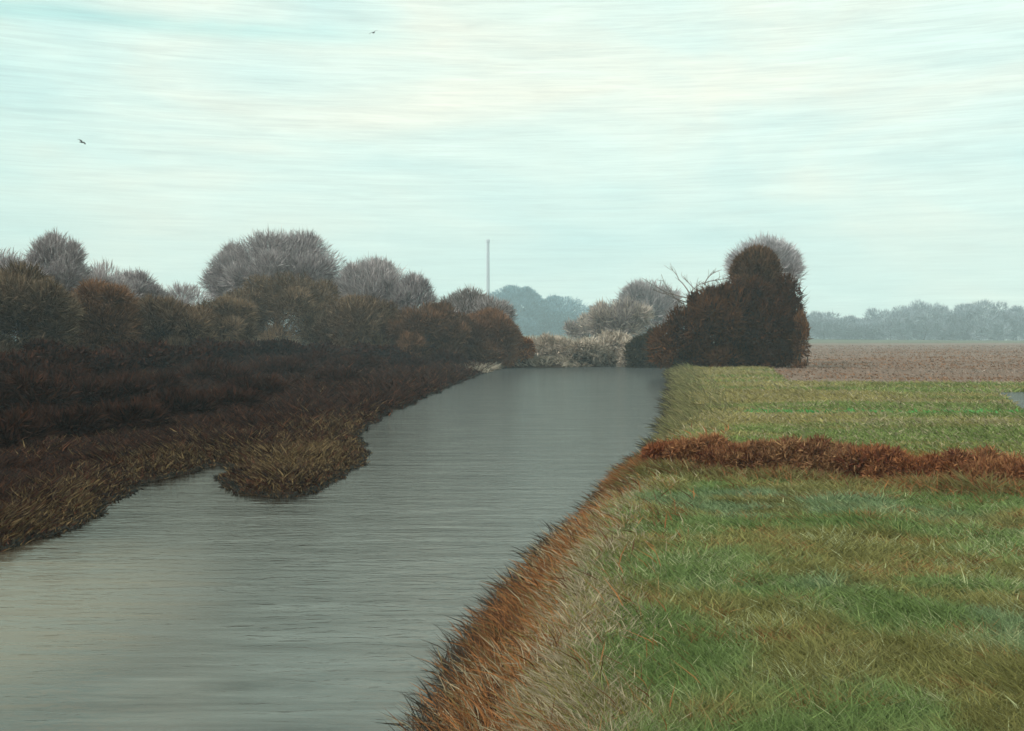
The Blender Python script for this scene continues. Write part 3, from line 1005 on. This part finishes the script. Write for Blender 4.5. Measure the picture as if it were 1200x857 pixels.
# ------------------------------------------------------------------ air
bx = bpy.data.meshes.new('haze')
X0, Y0, Z0, Z1 = 1560, 1560, -2.4, 140.0
bx.from_pydata([(sx * X0, sy * Y0, z) for z in (Z0, Z1) for sx, sy in ((-1, -1), (1, -1), (1, 1), (-1, 1))], [],
               [(3, 2, 1, 0), (4, 5, 6, 7), (0, 1, 5, 4), (1, 2, 6, 5), (2, 3, 7, 6), (3, 0, 4, 7)])
m, nt, out = mat('haze_air')
v = N(nt, 'ShaderNodeVolumePrincipled')
v.inputs['Color'].default_value = (.76, .93, 1.0, 1)
v.inputs['Density'].default_value = .00068
nt.links.new(v.outputs[0], out.inputs['Volume'])
bx.materials.append(m)
o = bpy.data.objects.new('haze', bx)
col.objects.link(o)
tag(o, kind='stuff')

# ------------------------------------------------------------------ sky and sun
SUN_EL, SUN_AZ = 42, -120         # azimuth from the view direction, negative to the left
w = bpy.data.worlds.new('World')
scene.world = w
w.use_nodes = True
nt = w.node_tree
nt.nodes.clear()
out = nt.nodes.new('ShaderNodeOutputWorld')
bg = N(nt, 'ShaderNodeBackground', Strength=.10)
sky = N(nt, 'ShaderNodeTexSky', sky_type='NISHITA', sun_disc=False)
sky.sun_elevation = R(SUN_EL)
sky.sun_rotation = R(SUN_AZ)
sky.air_density, sky.dust_density, sky.ozone_density = 1.0, 1.5, 2.0
tc = N(nt, 'ShaderNodeTexCoord')


def sky_noise(scale, nscale, detail, rough, dist=0.0, rot=(0, 0, 0)):
    mp = N(nt, 'ShaderNodeMapping')
    mp.inputs['Scale'].default_value = scale
    mp.inputs['Rotation'].default_value = rot
    n = N(nt, 'ShaderNodeTexNoise', Scale=nscale, Detail=detail, Roughness=rough, Distortion=dist)
    nt.links.new(tc.outputs['Generated'], mp.inputs[0])
    nt.links.new(mp.outputs[0], n.inputs['Vector'])
    return n.outputs[0]


big = sky_noise((1.5, 1.5, 5), 1.6, 4, .55, .4)                 # broad cloud sheets
streak = sky_noise((4.5, 4.5, 80), 1.5, 7, .66, .9, (0, R(-2.5), 0))   # thin level cirrus
fine = sky_noise((14, 14, 420), 1.0, 5, .75, .6, (0, R(1.5), 0))
c_big = ramp(nt, big, [(.32, (5.2, 7.15, 6.6)), (.5, (6.7, 7.8, 6.75)), (.66, (8.1, 8.0, 6.45))])


def vmath(op, a, b):
    n = nt.nodes.new('ShaderNodeMath')
    n.operation = op
    for s, i in ((a, 0), (b, 1)):
        if isinstance(s, (int, float)):
            n.inputs[i].default_value = s
        else:
            nt.links.new(s, n.inputs[i])
    return n.outputs[0]


mod = vmath('ADD', vmath('MULTIPLY', vmath('SUBTRACT', streak, .5), .5), vmath('MULTIPLY', vmath('SUBTRACT', fine, .5), .6))
sep = nt.nodes.new('ShaderNodeSeparateXYZ')
nt.links.new(tc.outputs['Generated'], sep.inputs[0])
lowz = vmath('DIVIDE', sep.outputs[2], .13)
mod = vmath('ADD', vmath('ADD', mod, 1.0), vmath('MULTIPLY', vmath('POWER', 2.718, vmath('MULTIPLY', vmath('MULTIPLY', lowz, lowz), -1.0)), .20))
vm = N(nt, 'ShaderNodeVectorMath', operation='SCALE')
nt.links.new(c_big, vm.inputs[0])
nt.links.new(mod, vm.inputs['Scale'])
mx = N(nt, 'ShaderNodeMix', data_type='RGBA')
mx.inputs[0].default_value = .86
nt.links.new(sky.outputs[0], mx.inputs[6])
# one long turquoise gap low between the cloud sheets on the left, and a bluer left edge
off = vmath('DIVIDE', vmath('SUBTRACT', vmath('ADD', sep.outputs[2], vmath('MULTIPLY', vmath('SUBTRACT', big, .5), .03)), .2625), .0075)
gap = vmath('POWER', 2.718, vmath('MULTIPLY', vmath('MULTIPLY', off, off), -1.0))


def fade(a, b):
    n = nt.nodes.new('ShaderNodeMapRange')
    n.inputs['From Min'].default_value, n.inputs['From Max'].default_value = a, b
    nt.links.new(sep.outputs[0], n.inputs[0])
    return n.outputs[0]


gap = vmath('MULTIPLY', vmath('MULTIPLY', gap, fade(-.06, -.22)), .8)
blue = vmath('MULTIPLY', fade(-.28, -.46), .55)
tint = N(nt, 'ShaderNodeMix', data_type='RGBA', blend_type='MULTIPLY')
nt.links.new(vmath('ADD', gap, blue), tint.inputs[0])
nt.links.new(vm.outputs[0], tint.inputs[6])
tint.inputs[7].default_value = (.66, .86, .89, 1)
nt.links.new(tint.outputs[2], mx.inputs[7])
nt.links.new(mx.outputs[2], bg.inputs['Color'])
nt.links.new(bg.outputs[0], out.inputs[0])

sl = bpy.data.lights.new('sun', 'SUN')
sl.energy = 1.5
sl.angle = R(12)
sl.color = (1.0, .95, .88)
so = bpy.data.objects.new('sun', sl)
col.objects.link(so)
dirv = Vector((math.sin(R(SUN_AZ)) * math.cos(R(SUN_EL)), math.cos(R(SUN_AZ)) * math.cos(R(SUN_EL)), math.sin(R(SUN_EL))))
so.rotation_euler = dirv.to_track_quat('Z', 'Y').to_euler()

# ------------------------------------------------------------------ camera and render
cd = bpy.data.cameras.new('camera')
cd.sensor_width = 36
cd.lens = 36 * F / 1200
cd.clip_end = 6000
co = bpy.data.objects.new('camera', cd)
col.objects.link(co)
co.location = (0, 0, EYE)
co.rotation_euler = (R(90) - math.atan(30.5 / F), 0, 0)
scene.camera = co
vs = scene.view_settings
vs.view_transform = 'Standard'
vs.look = 'None'
vs.exposure = 0.6
vs.gamma = 1
vs.use_curve_mapping = False
scene.render.engine = 'CYCLES'
cy_ = scene.cycles
cy_.use_denoising = True
cy_.max_bounces = 6
cy_.diffuse_bounces = 3
cy_.glossy_bounces = 2
cy_.volume_bounces = 1
cy_.transparent_max_bounces = 4
